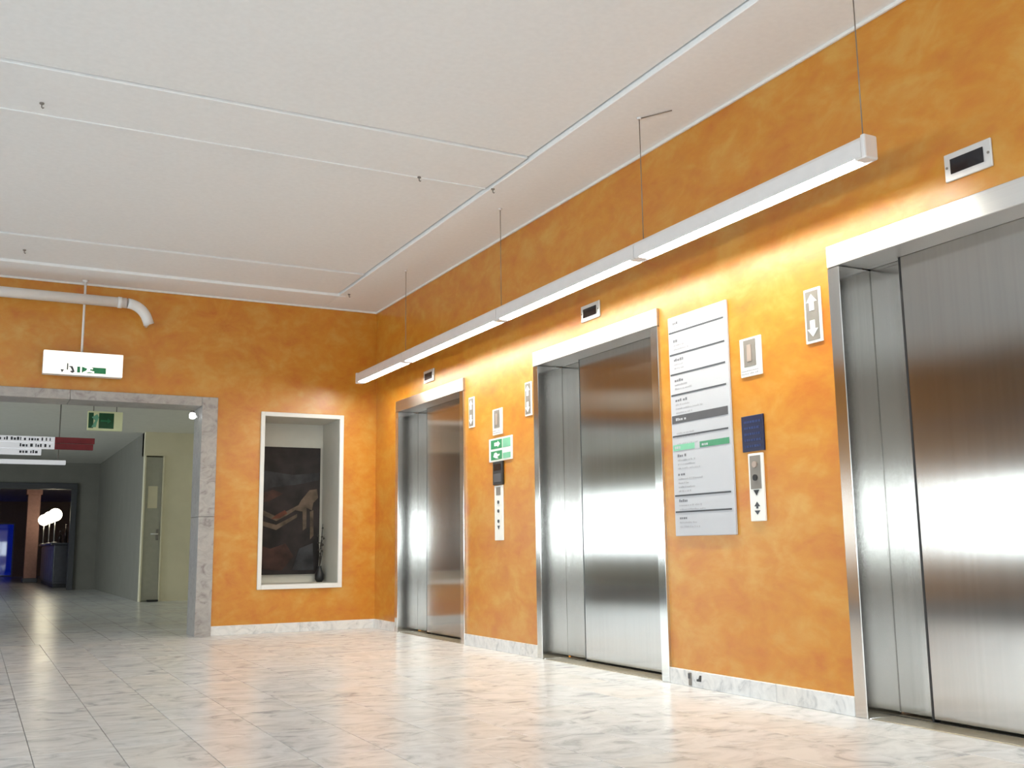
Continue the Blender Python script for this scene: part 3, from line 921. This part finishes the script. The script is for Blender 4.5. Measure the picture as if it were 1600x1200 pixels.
MB().box(X1, X1 + 0.03, 0.011, D, Z0 - 0.03, Z1 + 0.03).build('lining', 'niche_paint', t)
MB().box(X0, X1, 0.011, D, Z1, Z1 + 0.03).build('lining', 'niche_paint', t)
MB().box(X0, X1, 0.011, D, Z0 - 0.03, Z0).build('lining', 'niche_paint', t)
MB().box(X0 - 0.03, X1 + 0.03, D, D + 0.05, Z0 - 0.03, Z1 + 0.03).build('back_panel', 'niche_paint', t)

t = thing('painting', 'dark abstract painting with a pale V shape inside the niche', 'painting', (-0.79, 0.53, 0.555))
A0, A1, B0, B1 = -1.16, -0.435, 0.545, 1.872
MB().box(A0, A1, 0.525, D - 0.002, B0, B1, 0.003, 1).build('canvas', 'canvas_dark', t)
def stroke(pts, mat, k):
    MB().prism([(A0 + u * (A1 - A0), B0 + v * (B1 - B0)) for u, v in pts], 'y', 0.5245 - 0.0008 * k, 0.5252).build('paint_stroke', mat, t)
stroke([(0.02, 0.62), (0.30, 0.68), (0.62, 0.70), (0.98, 0.74), (0.98, 0.80), (0.6, 0.78), (0.3, 0.80), (0.02, 0.82)], 'paint_slate', 1)
stroke([(0.02, 0.55), (0.25, 0.57), (0.45, 0.63), (0.30, 0.66), (0.02, 0.61)], 'paint_brown', 2)
stroke([(0.04, 0.50), (0.10, 0.475), (0.36, 0.415), (0.50, 0.455), (0.66, 0.51), (0.68, 0.54), (0.50, 0.49), (0.36, 0.45), (0.14, 0.505)], 'paint_tan', 3)
stroke([(0.06, 0.395), (0.36, 0.345), (0.66, 0.445), (0.66, 0.47), (0.36, 0.385), (0.08, 0.425)], 'paint_tan', 4)
stroke([(0.28, 0.43), (0.40, 0.435), (0.52, 0.475), (0.48, 0.50), (0.36, 0.465)], 'paint_rust', 5)
stroke([(0.64, 0.50), (0.72, 0.58), (0.84, 0.66), (0.95, 0.67), (0.97, 0.60), (0.90, 0.56), (0.88, 0.50), (0.80, 0.52), (0.74, 0.49)], 'paint_tan', 6)
stroke([(0.74, 0.50), (0.80, 0.52), (0.80, 0.36), (0.75, 0.34)], 'paint_tan', 7)
stroke([(0.85, 0.49), (0.90, 0.50), (0.91, 0.30), (0.86, 0.27)], 'paint_tan', 8)
stroke([(0.04, 0.05), (0.45, 0.03), (0.62, 0.14), (0.5, 0.24), (0.28, 0.20), (0.05, 0.24)], 'paint_brown', 9)
stroke([(0.60, 0.03), (0.92, 0.03), (0.90, 0.24), (0.70, 0.20)], 'paint_slate', 10)

t = thing('twig_vase', 'small dark vase with bare twigs in the niche corner', 'vase', (-0.46, 0.40, Z0))
MB().lathe((-0.465, 0.40, Z0), [(0.028, 0), (0.048, 0.03), (0.05, 0.08), (0.025, 0.13), (0.02, 0.155), (0.026, 0.165)], 16).build('vase', 'black', t)
for k, (dx, dz, r_) in enumerate(((0.03, 0.45, 0.006), (-0.02, 0.36, 0.005), (0.015, 0.28, 0.005), (0.045, 0.33, 0.004))):
    b0 = Vector((-0.465, 0.40, Z0 + 0.15))
    tw = MB().tube([b0, b0 + Vector((dx * 0.5, -0.01 * k, dz * 0.5)), b0 + Vector((dx * 0.7, 0.01 * k, dz * 0.8)), b0 + Vector((dx, 0.01, dz))], [r_, r_, r_ * 0.8, r_ * 0.4], 6).build('twig', 'twig', t)
    for q in range(3):
        c_ = b0 + Vector((dx * (0.5 + 0.2 * q), 0, dz * (0.5 + 0.2 * q)))
        MB().prism([(c_.x - 0.012, c_.z), (c_.x, c_.z + 0.018), (c_.x + 0.012, c_.z), (c_.x, c_.z - 0.012)], 'y', c_.y - 0.004, c_.y + 0.004).build('bud', 'twig', tw)

# ------------------------------------------------------------------ little hooks in the ceiling
for (x, y, lab) in ((-3.497, -4.075, 'dark ceiling hook at the left near the picture edge'),
                    (-1.128, -3.914, 'faint ceiling hook beside the panel joint'),
                    (-0.587, -3.962, 'dark ceiling hook where panel joint meets border strip'),
                    (-3.459, -0.905, 'dark ceiling hook above the white pipe'),
                    (-0.53, -0.645, 'tiny ceiling hook at the border strip corner')):
    zc = H + (0.016 if x < -0.6 else 0.0)
    if -3.91 > y > -4.53 or y > -1.3: pass
    h_ = thing('ceiling_hook', lab, 'hook', (x, y, zc - 0.04), 'ceiling hooks')
    MB().lathe((x, y, zc - 0.010), [(0.008, 0), (0.013, 0.003), (0.013, 0.012)], 12).build('rose', 'plate_grey', h_)
    MB().tube([(x, y, zc - 0.008), (x, y, zc - 0.025), (x + 0.006, y, zc - 0.031), (x + 0.012, y, zc - 0.026)], 0.004, 6).build('hook', 'plate_grey', h_)
